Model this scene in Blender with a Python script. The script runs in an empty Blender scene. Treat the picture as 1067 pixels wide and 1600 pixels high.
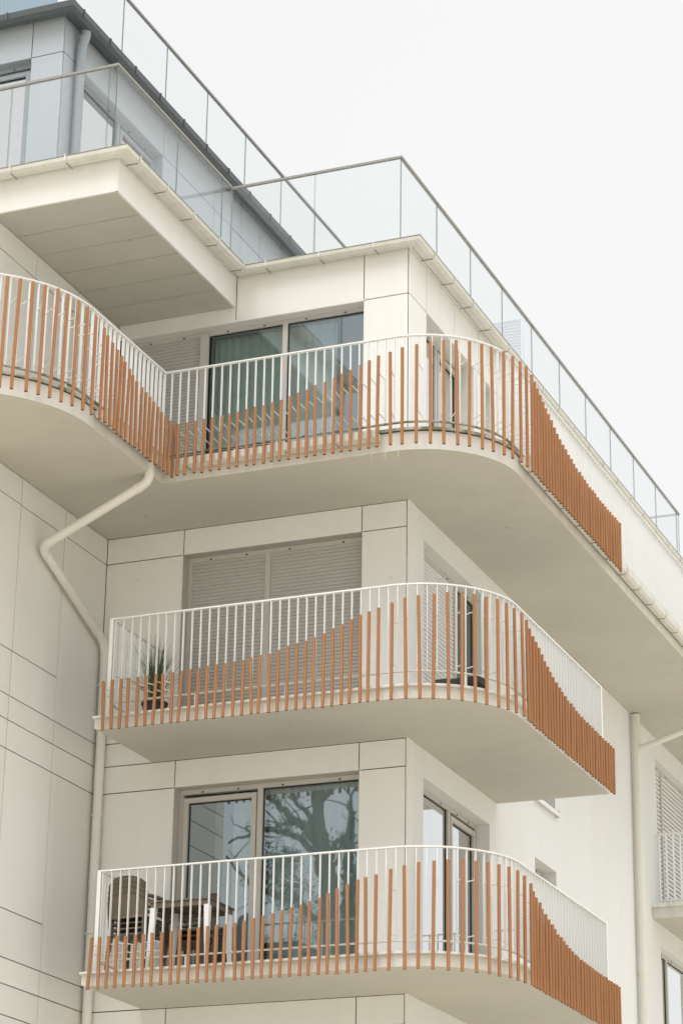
import bpy, bmesh, math, random
from mathutils import Vector, Matrix
rnd = random.Random(7)
R_ = math.radians
scene = bpy.context.scene

# ------------------------------------------------------------------ camera
f_px = 3964.44
yaw, pitch, roll = 0.392865, 0.370373, 0.015396
CP = Vector((9.8875, -25.9163, -5.1367))
cy_, sy_ = math.cos(yaw), math.sin(yaw)
fw = Vector((-sy_*math.cos(pitch), cy_*math.cos(pitch), math.sin(pitch)))
rt = Vector((cy_, sy_, 0)); up = rt.cross(fw)
rt2 = rt*math.cos(roll)+up*math.sin(roll); up2 = -rt*math.sin(roll)+up*math.cos(roll)
cam = bpy.data.cameras.new('camera'); camo = bpy.data.objects.new('camera', cam)
scene.collection.objects.link(camo)
cam.sensor_fit = 'VERTICAL'; cam.sensor_height = 24.0; cam.sensor_width = 16.0
cam.lens = f_px/1600*24.0; cam.clip_start = 0.5; cam.clip_end = 2000
M = Matrix((rt2, up2, -fw)).transposed().to_4x4(); M.translation = CP
camo.matrix_world = M
scene.camera = camo

# ------------------------------------------------------------------ sky, sun, exposure
SUN_EL, SUN_AZ = 46, 192          # azimuth measured from +Y clockwise
w = bpy.data.worlds.new('World'); scene.world = w; w.use_nodes = True
nt = w.node_tree; nt.nodes.clear()
out = nt.nodes.new('ShaderNodeOutputWorld'); bg = nt.nodes.new('ShaderNodeBackground')
sky = nt.nodes.new('ShaderNodeTexSky'); sky.sky_type = 'NISHITA'; sky.sun_disc = False
sky.sun_elevation = R_(SUN_EL); sky.sun_rotation = R_(SUN_AZ); sky.dust_density = 4.0
tc = nt.nodes.new('ShaderNodeTexCoord'); sep = nt.nodes.new('ShaderNodeSeparateXYZ')
nt.links.new(tc.outputs['Generated'], sep.inputs[0])
ramp = nt.nodes.new('ShaderNodeMapRange'); ramp.interpolation_type = 'SMOOTHSTEP'
ramp.inputs['From Min'].default_value = 0.55; ramp.inputs['From Max'].default_value = 0.92
ramp.inputs['To Min'].default_value = 8.8; ramp.inputs['To Max'].default_value = 36.0
nt.links.new(sep.outputs['Z'], ramp.inputs['Value'])
noi = nt.nodes.new('ShaderNodeTexNoise'); noi.inputs['Scale'].default_value = 2.2; noi.inputs['Detail'].default_value = 3
nt.links.new(tc.outputs['Generated'], noi.inputs['Vector'])
nm = nt.nodes.new('ShaderNodeMapRange'); nm.inputs['To Min'].default_value = 0.955; nm.inputs['To Max'].default_value = 1.045
nt.links.new(noi.outputs['Fac'], nm.inputs['Value'])
mul = nt.nodes.new('ShaderNodeMath'); mul.operation = 'MULTIPLY'
nt.links.new(ramp.outputs[0], mul.inputs[0]); nt.links.new(nm.outputs[0], mul.inputs[1])
vm = nt.nodes.new('ShaderNodeVectorMath'); vm.operation = 'SCALE'
vm.inputs[0].default_value = (1.0, 1.0, 1.0); nt.links.new(mul.outputs[0], vm.inputs['Scale'])
mix = nt.nodes.new('ShaderNodeMixRGB'); mix.inputs['Fac'].default_value = 0.955
nt.links.new(sky.outputs[0], mix.inputs[1]); nt.links.new(vm.outputs[0], mix.inputs[2])
nt.links.new(mix.outputs[0], bg.inputs['Color']); bg.inputs['Strength'].default_value = 0.1
nt.links.new(bg.outputs[0], out.inputs['Surface'])
sl = bpy.data.lights.new('sun', 'SUN'); sl.energy = 0.7; sl.angle = R_(24); sl.color = (1.0, 1.0, 0.99)
so = bpy.data.objects.new('sun', sl); scene.collection.objects.link(so)
sd = Vector((math.sin(R_(SUN_AZ))*math.cos(R_(SUN_EL)), math.cos(R_(SUN_AZ))*math.cos(R_(SUN_EL)), math.sin(R_(SUN_EL))))
so.rotation_euler = sd.to_track_quat('Z', 'Y').to_euler()
scene.view_settings.view_transform = 'Standard'; scene.view_settings.look = 'None'
scene.view_settings.exposure = 0.12; scene.view_settings.gamma = 1.0
scene.cycles.max_bounces = 10; scene.cycles.diffuse_bounces = 5; scene.cycles.transparent_max_bounces = 24
scene.cycles.glossy_bounces = 4; scene.cycles.transmission_bounces = 4

# ------------------------------------------------------------------ materials
def mat(name, col, rough=0.6, var=0.0, vscale=3.0, metal=0.0, bump=0.0, bscale=60.0, speck=None, streak=None,
        patch=None, spec=0.4, island=0.0, obj=0.0):
    """principled with optional large-scale variation, specks, vertical streak dirt and patches"""
    m = bpy.data.materials.new(name); m.use_nodes = True; t = m.node_tree; n = t.nodes; L = t.links
    b = n['Principled BSDF']; b.inputs['Roughness'].default_value = rough
    b.inputs['Metallic'].default_value = metal; b.inputs['Specular IOR Level'].default_value = spec
    b.inputs['Base Color'].default_value = (*col, 1)
    geo = n.new('ShaderNodeNewGeometry'); cur = None
    def rgb(c):
        r = n.new('ShaderNodeRGB'); r.outputs[0].default_value = (*c, 1); return r.outputs[0]
    cur = rgb(col)
    def mixin(fac, c, mode='MIX'):
        nonlocal cur
        x = n.new('ShaderNodeMixRGB'); x.blend_type = mode
        L.new(fac, x.inputs[0]); L.new(cur, x.inputs[1]); x.inputs[2].default_value = (*c, 1); cur = x.outputs[0]
    def noise(scale, detail=4, vec=None, rgh=0.55):
        x = n.new('ShaderNodeTexNoise'); x.inputs['Scale'].default_value = scale
        x.inputs['Detail'].default_value = detail; x.inputs['Roughness'].default_value = rgh
        L.new(vec or geo.outputs['Position'], x.inputs['Vector']); return x.outputs['Fac']
    def mr(v, a, b_, c=0.0, d=1.0):
        x = n.new('ShaderNodeMapRange'); L.new(v, x.inputs['Value'])
        for k, q in zip(('From Min', 'From Max', 'To Min', 'To Max'), (a, b_, c, d)): x.inputs[k].default_value = q
        return x.outputs[0]
    if var:
        mixin(mr(noise(vscale), 0.35, 0.7, 0, var), tuple(c*0.62 for c in col))
    for q_, src in ((island, 'i'), (obj, 'o')):
        if q_:
            o_ = geo.outputs['Random Per Island'] if src == 'i' else n.new('ShaderNodeObjectInfo').outputs['Random']
            mixin(mr(o_, 0, 1, 0, q_), tuple(c*0.7 for c in col))
    if streak:
        amt, sc, c = streak
        mp = n.new('ShaderNodeMapping'); mp.inputs['Scale'].default_value = (sc, sc, sc*0.07)
        L.new(geo.outputs['Position'], mp.inputs['Vector'])
        mixin(mr(noise(1.0, 5, mp.outputs[0], 0.65), 0.48, 0.75, 0, amt), c)
    if patch:
        amt, sc, c, lo, hi = patch
        mixin(mr(noise(sc, 6, None, 0.7), lo, hi, 0, amt), c)
    if speck:
        amt, sc, c = speck
        v = n.new('ShaderNodeTexVoronoi'); v.inputs['Scale'].default_value = sc
        L.new(geo.outputs['Position'], v.inputs['Vector'])
        mixin(mr(v.outputs['Distance'], 0.02, 0.055, amt, 0), c)
    L.new(cur, b.inputs['Base Color'])
    if bump:
        bp = n.new('ShaderNodeBump'); bp.inputs['Strength'].default_value = bump; bp.inputs['Distance'].default_value = 0.01
        L.new(noise(bscale, 5), bp.inputs['Height']); L.new(bp.outputs[0], b.inputs['Normal'])
    return m

def glass(name, tint, refl, ior=1.5, rough=0.0, rcol=(1, 1, 1), wave=0.0):
    m = bpy.data.materials.new(name); m.use_nodes = True; t = m.node_tree; n = t.nodes; L = t.links
    n.clear(); o = n.new('ShaderNodeOutputMaterial'); mx = n.new('ShaderNodeMixShader')
    tr = n.new('ShaderNodeBsdfTransparent'); tr.inputs[0].default_value = (*tint, 1)
    gl = n.new('ShaderNodeBsdfGlossy'); gl.inputs['Roughness'].default_value = rough; gl.inputs[0].default_value = (*rcol, 1)
    # Schlick reflectance from |N.I| so that both faces of a pane behave alike
    g0 = n.new('ShaderNodeNewGeometry'); dt = n.new('ShaderNodeVectorMath'); dt.operation = 'DOT_PRODUCT'
    L.new(g0.outputs['Normal'], dt.inputs[0]); L.new(g0.outputs['Incoming'], dt.inputs[1])
    def mth(op, a, b=None):
        x = n.new('ShaderNodeMath'); x.operation = op
        for i, q in enumerate((a, b)):
            if q is None: continue
            if isinstance(q, (int, float)): x.inputs[i].default_value = q
            else: L.new(q, x.inputs[i])
        return x
    r0 = ((ior-1)/(ior+1))**2
    om = mth('SUBTRACT', 1.0, mth('ABSOLUTE', dt.outputs['Value']).outputs[0])
    fr = mth('ADD', mth('MULTIPLY', mth('POWER', om.outputs[0], 5.0).outputs[0], 1-r0).outputs[0], r0)
    ad = n.new('ShaderNodeMath'); ad.operation = 'ADD'; ad.use_clamp = True; ad.inputs[1].default_value = refl
    if wave:
        g = n.new('ShaderNodeNewGeometry'); no = n.new('ShaderNodeTexNoise'); no.inputs['Scale'].default_value = 1.6
        no.inputs['Detail'].default_value = 1; L.new(g.outputs['Position'], no.inputs['Vector'])
        b = n.new('ShaderNodeBump'); b.inputs['Strength'].default_value = wave; b.inputs['Distance'].default_value = 0.02
        L.new(no.outputs['Fac'], b.inputs['Height']); L.new(b.outputs[0], gl.inputs['Normal'])
    L.new(fr.outputs[0], ad.inputs[0]); L.new(ad.outputs[0], mx.inputs[0])
    L.new(tr.outputs[0], mx.inputs[1]); L.new(gl.outputs[0], mx.inputs[2]); L.new(mx.outputs[0], o.inputs['Surface'])
    return m

MT = dict(
    clad=mat('cream_panel', (0.80, 0.79, 0.75), 0.5, 0.07, 0.9, island=0.14, speck=(0.5, 2.4, (0.45, 0.41, 0.33)), bump=0.05, bscale=160, streak=(0.10, 3.0, (0.52, 0.46, 0.33))),
    plaster=mat('white_plaster', (0.755, 0.76, 0.745), 0.85, 0.06, 0.8, bump=0.3, bscale=90, streak=(0.10, 1.6, (0.5, 0.47, 0.4))),
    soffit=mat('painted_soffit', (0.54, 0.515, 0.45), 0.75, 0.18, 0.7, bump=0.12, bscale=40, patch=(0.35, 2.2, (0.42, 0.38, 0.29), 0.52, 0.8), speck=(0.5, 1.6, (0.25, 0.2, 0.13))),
    slab=mat('painted_concrete', (0.68, 0.665, 0.615), 0.7, 0.14, 1.3, bump=0.12, bscale=70, streak=(0.4, 5.0, (0.40, 0.36, 0.27))),
    flash=mat('pale_metal_flashing', (0.74, 0.73, 0.69), 0.4, 0.15, 3.0, streak=(0.4, 7.0, (0.36, 0.34, 0.26))),
    moss=mat('mossy_metal_trim', (0.50, 0.49, 0.42), 0.55, 0.25, 4.0, patch=(0.85, 7.0, (0.12, 0.14, 0.05), 0.44, 0.56)),
    dark=mat('dark_joint', (0.03, 0.03, 0.028), 0.9),
    white=mat('white_powder_coat', (0.80, 0.805, 0.785), 0.35, 0.05, 4.0, patch=(0.3, 30.0, (0.5, 0.47, 0.36), 0.62, 0.8)),
    terra=mat('terracotta_tube', (0.375, 0.168, 0.066), 0.5, 0.2, 5.0, spec=0.4, obj=0.22, patch=(0.35, 3.5, (0.43, 0.21, 0.092), 0.5, 0.75)),
    terrad=mat('dark_tube_end', (0.10, 0.045, 0.03), 0.6),  # flat bottom cap, coloured with the dark inside the hollow tube
    frame=mat('taupe_window_frame', (0.52, 0.50, 0.455), 0.45, 0.05),
    seal=mat('black_seal', (0.02, 0.022, 0.024), 0.5),
    shut=mat('grey_roller_shutter', (0.455, 0.445, 0.415), 0.5, 0.06),
    wshut=mat('pale_roller_shutter', (0.72, 0.72, 0.71), 0.5, 0.05),
    gutter=mat('cream_gutter', (0.68, 0.665, 0.61), 0.4, 0.12, 2.0, streak=(0.3, 6.0, (0.40, 0.37, 0.27))),
    lip=mat('weathered_gutter_lip', (0.27, 0.265, 0.215), 0.5, 0.3, 6.0),
    pipe=mat('cream_drainpipe', (0.75, 0.73, 0.67), 0.4, 0.1, 1.5),
    steel=mat('brushed_steel_rail', (0.29, 0.28, 0.265), 0.5, 0.05),
    ph=mat('blue_grey_panel', (0.43, 0.47, 0.51), 0.4, 0.06, 0.8),
    phg=mat('anthracite_gutter', (0.075, 0.085, 0.093), 0.4, 0.1),
    php=mat('grey_drainpipe', (0.30, 0.34, 0.37), 0.35, 0.05),
    room=mat('room_wall', (0.26, 0.27, 0.26), 0.9),
    curtain=mat('sheer_curtain', (0.66, 0.69, 0.68), 0.9),
    brown=mat('brown_resin', (0.155, 0.12, 0.085), 0.42, 0.15, 4.0),
    tleg=mat('white_table_leg', (0.82, 0.82, 0.82), 0.4),
    blade=mat('grass_leaf', (0.085, 0.12, 0.05), 0.6, 0.4, 9.0),
    dry=mat('dry_grass_leaf', (0.30, 0.26, 0.14), 0.7),
    pot=mat('dark_pot', (0.045, 0.048, 0.05), 0.5),
    louv=mat('pale_blue_louvre', (0.70, 0.74, 0.80), 0.4),
    deck=mat('grey_deck_tile', (0.42, 0.41, 0.38), 0.8, 0.1, 2.0),
    ground=mat('tan_paving', (0.50, 0.46, 0.375), 0.9, 0.3, 0.3),
    bark=mat('tree_bark', (0.11, 0.085, 0.06), 0.9, 0.3, 4.0),
    leaf=mat('tree_leaves', (0.05, 0.085, 0.035), 0.6, 0.4, 3.0),
    gl_rail=glass('railing_glass', (0.965, 0.977, 0.974), 0.010),
    gl_edge=mat('green_glass_edge', (0.19, 0.25, 0.245), 0.25),
    gl_win=glass('window_glass', (0.60, 0.70, 0.72), 0.27, 1.5, rough=0.012, rcol=(0.78, 0.88, 0.93), wave=0.03),
    gl_green=glass('green_tinted_glass', (0.50, 0.62, 0.60), 0.20, 1.5, rcol=(0.80, 0.92, 0.93), wave=0.05),
    gl_side=glass('coated_glass', (0.45, 0.5, 0.5), 0.62, 1.5, rcol=(0.99, 1.0, 1.0), wave=0.05),
    frost=glass('frosted_glass', (0.55, 0.64, 0.68), 0.10, 1.5, rough=0.3, rcol=(0.7, 0.8, 0.86)),
)

# ------------------------------------------------------------------ mesh builder
class MB:
    def __init__(s): s.v = []; s.f = []; s.mi = []; s.mats = []; s.sm = []
    def m(s, name):
        if name not in s.mats: s.mats.append(name)
        return s.mats.index(name)
    def add(s, vs, fs, mt, smooth=False):
        o = len(s.v); s.v += [tuple(p) for p in vs]; k = s.m(mt)
        for f in fs: s.f.append(tuple(i+o for i in f)); s.mi.append(k); s.sm.append(smooth)
    def box(s, a, b, mt, T=None):
        x0, y0, z0 = a; x1, y1, z1 = b
        P = [(x0,y0,z0),(x1,y0,z0),(x1,y1,z0),(x0,y1,z0),(x0,y0,z1),(x1,y0,z1),(x1,y1,z1),(x0,y1,z1)]
        if T: P = [T(*p) for p in P]
        s.add(P, [(0,3,2,1),(4,5,6,7),(0,1,5,4),(1,2,6,5),(2,3,7,6),(3,0,4,7)], mt)
    def obox(s, c, ax, ay, az, mt):
        c = Vector(c); ax, ay, az = Vector(ax), Vector(ay), Vector(az)
        P = [c+ax*i+ay*j+az*k for k in (-1, 1) for i, j in ((-1,-1),(1,-1),(1,1),(-1,1))]
        s.add(P, [(0,3,2,1),(4,5,6,7),(0,1,5,4),(1,2,6,5),(2,3,7,6),(3,0,4,7)], mt)
    def tube(s, pts, r, mt, n=10, caps=True, capmt=None, radii=None):
        pts = [Vector(p) for p in pts]; N = len(pts); rings = []; prev = None
        for i, p in enumerate(pts):
            t = (pts[min(i+1, N-1)]-pts[max(i-1, 0)]).normalized()
            if prev is None:
                a = Vector((0,0,1)) if abs(t.z) < 0.9 else Vector((1,0,0)); u = t.cross(a).normalized()
            else: u = (prev-t*prev.dot(t)).normalized()
            prev = u; v = t.cross(u); rr = radii[i] if radii else r
            if 0 < i < N-1:
                c = (pts[i+1]-pts[i]).normalized().dot((pts[i]-pts[i-1]).normalized()); k = 1/math.sqrt(max(0.3, (1+c)/2))
            else: k = 1
            rings.append([p+(u*math.cos(2*math.pi*j/n)+v*math.sin(2*math.pi*j/n))*rr*(k if radii is None else 1) for j in range(n)])
        vs = [q for r_ in rings for q in r_]; fs = []
        for i in range(N-1):
            for j in range(n): fs.append((i*n+j, i*n+(j+1) % n, (i+1)*n+(j+1) % n, (i+1)*n+j))
        s.add(vs, fs, mt, True)
        if caps:
            s.add(rings[0], [tuple(range(n))[::-1]], capmt or mt); s.add(rings[-1], [tuple(range(n))], capmt or mt)
    def sweep(s, frames, prof, mt, closed=True, smooth=False, ends=True):
        """frames: function d -> list of xy points (path offset by d); prof: list of (d,z) or (d,z,mat)"""
        n = len(prof); cols = []
        for q in prof:
            cols.append([(p[0], p[1], q[1]) for p in frames(q[0])])
        m = len(cols[0]); vs = [cols[j][i] for i in range(m) for j in range(n)]
        for j in range(n if closed else n-1):
            k = (j+1) % n; mm = prof[j][2] if len(prof[j]) > 2 else mt
            o = len(s.v); s.v += [cols[j][i] for i in range(m)]+[cols[k][i] for i in range(m)]; ki = s.m(mm)
            for i in range(m-1): s.f.append((o+i, o+i+1, o+m+i+1, o+m+i)); s.mi.append(ki); s.sm.append(smooth)
        if ends and closed:
            s.add(vs[:n], [tuple(range(n))], mt); s.add(vs[-n:], [tuple(range(n))[::-1]], mt)
    def prism(s, poly, z0, z1, mb, mtop=None, mside=None):
        n = len(poly); B = [(x, y, z0) for x, y in poly]; Tt = [(x, y, z1) for x, y in poly]
        s.add(B, [tuple(range(n))[::-1]], mb); s.add(Tt, [tuple(range(n))], mtop or mb)
        s.add(B+Tt, [(i, (i+1) % n, n+(i+1) % n, n+i) for i in range(n)], mside or mb)
    def build(s, name, parent=None, loc=None, bevel=0, recalc=True):
        """verts are world coords; object origin = loc (or the parent's world origin)"""
        pw = Vector(parent['_w']) if parent else Vector((0,0,0))
        ow = Vector(loc) if loc is not None else pw
        me = bpy.data.meshes.new(name)
        me.from_pydata([(x-ow.x, y-ow.y, z-ow.z) for x, y, z in s.v], [], s.f)
        for q in s.mats: me.materials.append(MT[q])
        me.polygons.foreach_set('material_index', s.mi); me.polygons.foreach_set('use_smooth', s.sm); me.update()
        if recalc:
            b = bmesh.new(); b.from_mesh(me); bmesh.ops.remove_doubles(b, verts=b.verts, dist=1e-5)
            bmesh.ops.recalc_face_normals(b, faces=b.faces)
            for e in b.edges:
                if len(e.link_faces) == 2 and e.calc_face_angle(0) > R_(40): e.smooth = False
            b.to_mesh(me); b.free()
        o = bpy.data.objects.new(name, me); scene.collection.objects.link(o)
        if parent: o.parent = parent
        o.location = ow-pw; o['_w'] = list(ow)
        if bevel:
            md = o.modifiers.new('bevel', 'BEVEL'); md.width = bevel; md.segments = 2; md.limit_method = 'ANGLE'
        return o
def thing(name, label, cat, loc, group=None):
    o = bpy.data.objects.new(name, None); scene.collection.objects.link(o); o.location = loc; o['_w'] = list(loc)
    o.empty_display_size = 0.2
    tag(o, label, cat, group); return o
def tag(o, label, cat, group=None):
    o['label'] = label; o['category'] = cat
    if group: o['group'] = group
    return o

# ------------------------------------------------------------------ paths
def poly_off(path, d):
    """offset an open polyline to its right-hand side (outward) by d with mitres"""
    P = [Vector(p) for p in path]; out = []
    def nrm(a, b): t = (b-a).normalized(); return Vector((t.y, -t.x))
    for i, p in enumerate(P):
        if i == 0: out.append(p+nrm(P[0], P[1])*d)
        elif i == len(P)-1: out.append(p+nrm(P[-2], P[-1])*d)
        else:
            n1, n2 = nrm(P[i-1], p), nrm(p, P[i+1]); b = (n1+n2).normalized()
            out.append(p+b*(d/max(0.2, b.dot(n1))))
    return out
def arc(cx, cy, r, a0, a1, n=28):
    return [(cx+r*math.cos(R_(a0+(a1-a0)*i/n)), cy+r*math.sin(R_(a0+(a1-a0)*i/n))) for i in range(n+1)]
AR, AC = 1.13, 0.32                      # slab corner: radius and centre (0.32,-0.32)
def edge12(o=0.0, x0=-3.2, y1=3.11):
    return [Vector(p) for p in [(x0, -1.45-o)]+arc(AC, -AC, AR+o, -90, 0)+[(1.45+o, y1)]]
LX, LY, LR = -3.98, -3.27, 1.48
def edge3(o=0.0, y1=17.0):
    return [Vector(p) for p in [(-9.0, LY-LR-o)]+arc(LX, LY, LR+o, -90, 0)+[(-2.5+o, -1.45-o)]+arc(AC, -AC, AR+o, -90, 0)+[(1.45+o, y1)]]
def clip_path(pts, fn):
    return [p for p in pts if fn(p)]

# ------------------------------------------------------------------ the apartment building
G0 = -6.8                                # ground level
bld = thing('apartment_building', 'cream apartment building with rounded balconies, glass railed roof terraces and grey top storey', 'building', (0, 0, G0))
H = 2.9
GAP = 0.0065
def TF(u, d, z): return (u, d, z)                     # front wall, looking at +Y, depth d into the wall
def TS(u, d, z): return (-d, u, z)                    # side wall facing +X
def TW(u, d, z): return (-3.95-d, u, z)               # wing wall facing +X
def TWF(u, d, z): return (u, -3.25+d, z)              # front of the wing
PX, PY = -3.79, -2.12
def TPF(u, d, z): return (u, PY+d, z)
def TPS(u, d, z): return (PX-d, u, z)
def panels(mb, T, rects, mt, back='dark', gap=GAP, th=0.018):
    for (u0, u1, z0, z1) in rects:
        mb.box((u0+gap, 0, z0+gap), (u1-gap, th, z1-gap), mt, T)
        b0, b1 = (max(u0, 0.03), u1) if T is TS else (max(u0, PY+0.03), u1) if T is TPS else (u0, -0.0185 if u1 > -0.03 else u1) if T is TF else (u0, min(u1, PX-0.03)) if T is TPF else (max(u0, -3.21), u1) if T is TW else (u0, min(u1, -3.99)) if T is TWF else (u0, u1)
        mb.box((b0, th+0.0, z0), (b1, th+0.03, z1), back, T)
def rows(S, top=None):
    return [(S, S+0.28), (S+0.28, S+2.57), (S+2.57, S+2.9)]

# front wall: cladding, storeys k=-2..2 (soffit level S)
fr = []; frp = MB()
opens_front = []
for k in range(-2, 3):
    S = k*H
    fr += [(-3.95, -2.91, *r) for r in ((S, S+0.28), (S+0.28, S+2.57))] if k < 2 else [(-3.95, -2.91, S, S+0.28)]
    fr += [(-2.91, -0.59, S, S+0.28), (-0.59, -0.022, S, S+0.28), (-0.59, -0.022, S+0.28, S+2.70 if k == 2 else S+2.57)]
    if k < 2:
        fr += [(-3.95, -2.91, S+2.57, S+2.9), (-2.91, -0.59, S+2.57, S+2.9), (-0.59, -0.022, S+2.57, S+2.9)]
fr += [(-3.95, -2.315, 8.49, 9.12), (-2.315, -0.60, 8.49, 9.12), (-0.60, -0.022, 8.50, 9.12)]
fr += [(-3.95, 0, G0, -2*H)]
panels(frp, TF, fr, 'clad'); frp.build('front_wall', bld)
# wing wall (left of the re-entrant corner) and its front
wp = MB(); rc = []
for k in range(-2, 3):
    S = k*H; ys = [-3.25, -2.15, -1.085, 0]
    for a, b in zip(ys, ys[1:]):
        if (a, b) == (-2.15, -1.085) or a == -3.25:
            rc += [(a, b, S, S+0.28), (a, b, S+0.28, S+0.805), (a, b, S+0.805, S+2.57), (a, b, S+2.57, S+2.9)]
        else: rc += [(a, b, S, S+0.28), (a, b, S+0.28, S+2.57), (a, b, S+2.57, S+2.9)]
rc += [(-3.25, 0, G0, -2*H)]
rc = [r for r in rc if r[2] < 8.69]; rc = [(a, b, c, min(d, 8.69)) for a, b, c, d in rc]
panels(wp, TW, rc, 'clad')
rc = []
for k in range(-2, 3):
    S = k*H
    for a, b in zip([-9, -7.5, -6, -5, -3.95], [-7.5, -6, -5, -3.95]):
        rc += [(a, b, S, S+0.28), (a, b, S+0.28, S+2.57), (a, b, S+2.57, min(S+2.9, 8.69))]
rc += [(-9, -3.95, G0, -2*H)]
panels(wp, TWF, rc, 'clad'); wp.build('wing_wall', bld)

# side wall: plaster up to the second storey, panels on the third, with openings
YE = 17.0
def wall_grid(mb, T, us, zs, holes, mt, th):
    """solid cells of a grid with holes (u0,u1,z0,z1)"""
    us = sorted(set(us+[h[0] for h in holes]+[h[1] for h in holes])); zs = sorted(set(zs+[h[2] for h in holes]+[h[3] for h in holes]))
    for a, b in zip(us, us[1:]):
        for c, d in zip(zs, zs[1:]):
            m_ = ((a+b)/2, (c+d)/2)
            if any(h[0] < m_[0] < h[1] and h[2] < m_[1] < h[3] for h in holes): continue
            mb.add([T(a, 0, c), T(b, 0, c), T(b, 0, d), T(a, 0, d)], [(0, 1, 2, 3)], mt)
    for (a, b, c, d) in holes:          # reveals
        for q in (((a, 0, c), (a, th, c), (a, th, d), (a, 0, d)), ((b, 0, c), (b, 0, d), (b, th, d), (b, th, c)),
                  ((a, 0, d), (a, th, d), (b, th, d), (b, 0, d)), ((a, 0, c), (b, 0, c), (b, th, c), (a, th, c))):
            mb.add([T(*p) for p in q], [(0, 1, 2, 3)], mt)
side_holes = []
for k in (-2, -1, 0, 1):
    S = k*H
    side_holes += [(0.51, 2.82, S+0.17, S+2.57), (4.6, 5.5, S+0.47, S+2.57), (10.6, 12.8, S+0.17, S+2.57)]
sw = MB(); wall_grid(sw, TS, [0.0, YE], [G0, 5.8], side_holes, 'plaster', 0.22)
for k in range(-2, 2):
    S = k*H
    sw.box((0.0, -0.008, S+0.0), (0.165, 0.018, S+2.9), 'clad', lambda u, d, z: (-d, u, z))
sw.build('side_wall', bld)
s3 = MB(); hol3 = [(0.58, 2.32, 6.0, 8.49), (2.74, 3.13, 6.0, 8.49), (4.6, 5.5, 6.3, 8.49), (7.0, 9.2, 6.0, 8.49), (10.6, 12.8, 6.0, 8.49)]
ry = [0, 0.58, 1.6, 2.5, 3.5, 4.6, 5.5, 6.5, 7.5, 8.5, 9.6, 10.6, 11.7, 12.8, 14, 15.5, YE]
rc = [(a, b, 8.49, 9.12) for a, b in zip(ry, ry[1:])]
edges = [0.0]
for h in hol3: edges += [h[0], h[1]]
edges += [YE]
for a, b in zip(edges[0::2], edges[1::2]):
    n_ = max(1, round((b-a)/1.1)); 
    rc += [(a+(b-a)*i/n_, a+(b-a)*(i+1)/n_, 5.8, 8.49) for i in range(n_)]
rc += [(h[0], h[1], 5.8, h[2]) for h in hol3]
panels(s3, TS, rc, 'clad'); s3.build('upper_side_wall', bld)
bw = MB(); bw.box((-12.0, 0.3, G0), (-11.8, YE, 9.1), 'plaster'); bw.box((-12.0, YE-0.02, G0), (0, YE+0.2, 9.1), 'plaster')
bw.box((-9.2, -3.25, G0), (-9.0, 0.3, 9.1), 'plaster'); bw.box((-12.0, 0.3, G0), (-9.0, 0.5, 9.1), 'plaster')
bw.build('rear_wall', bld)

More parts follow.
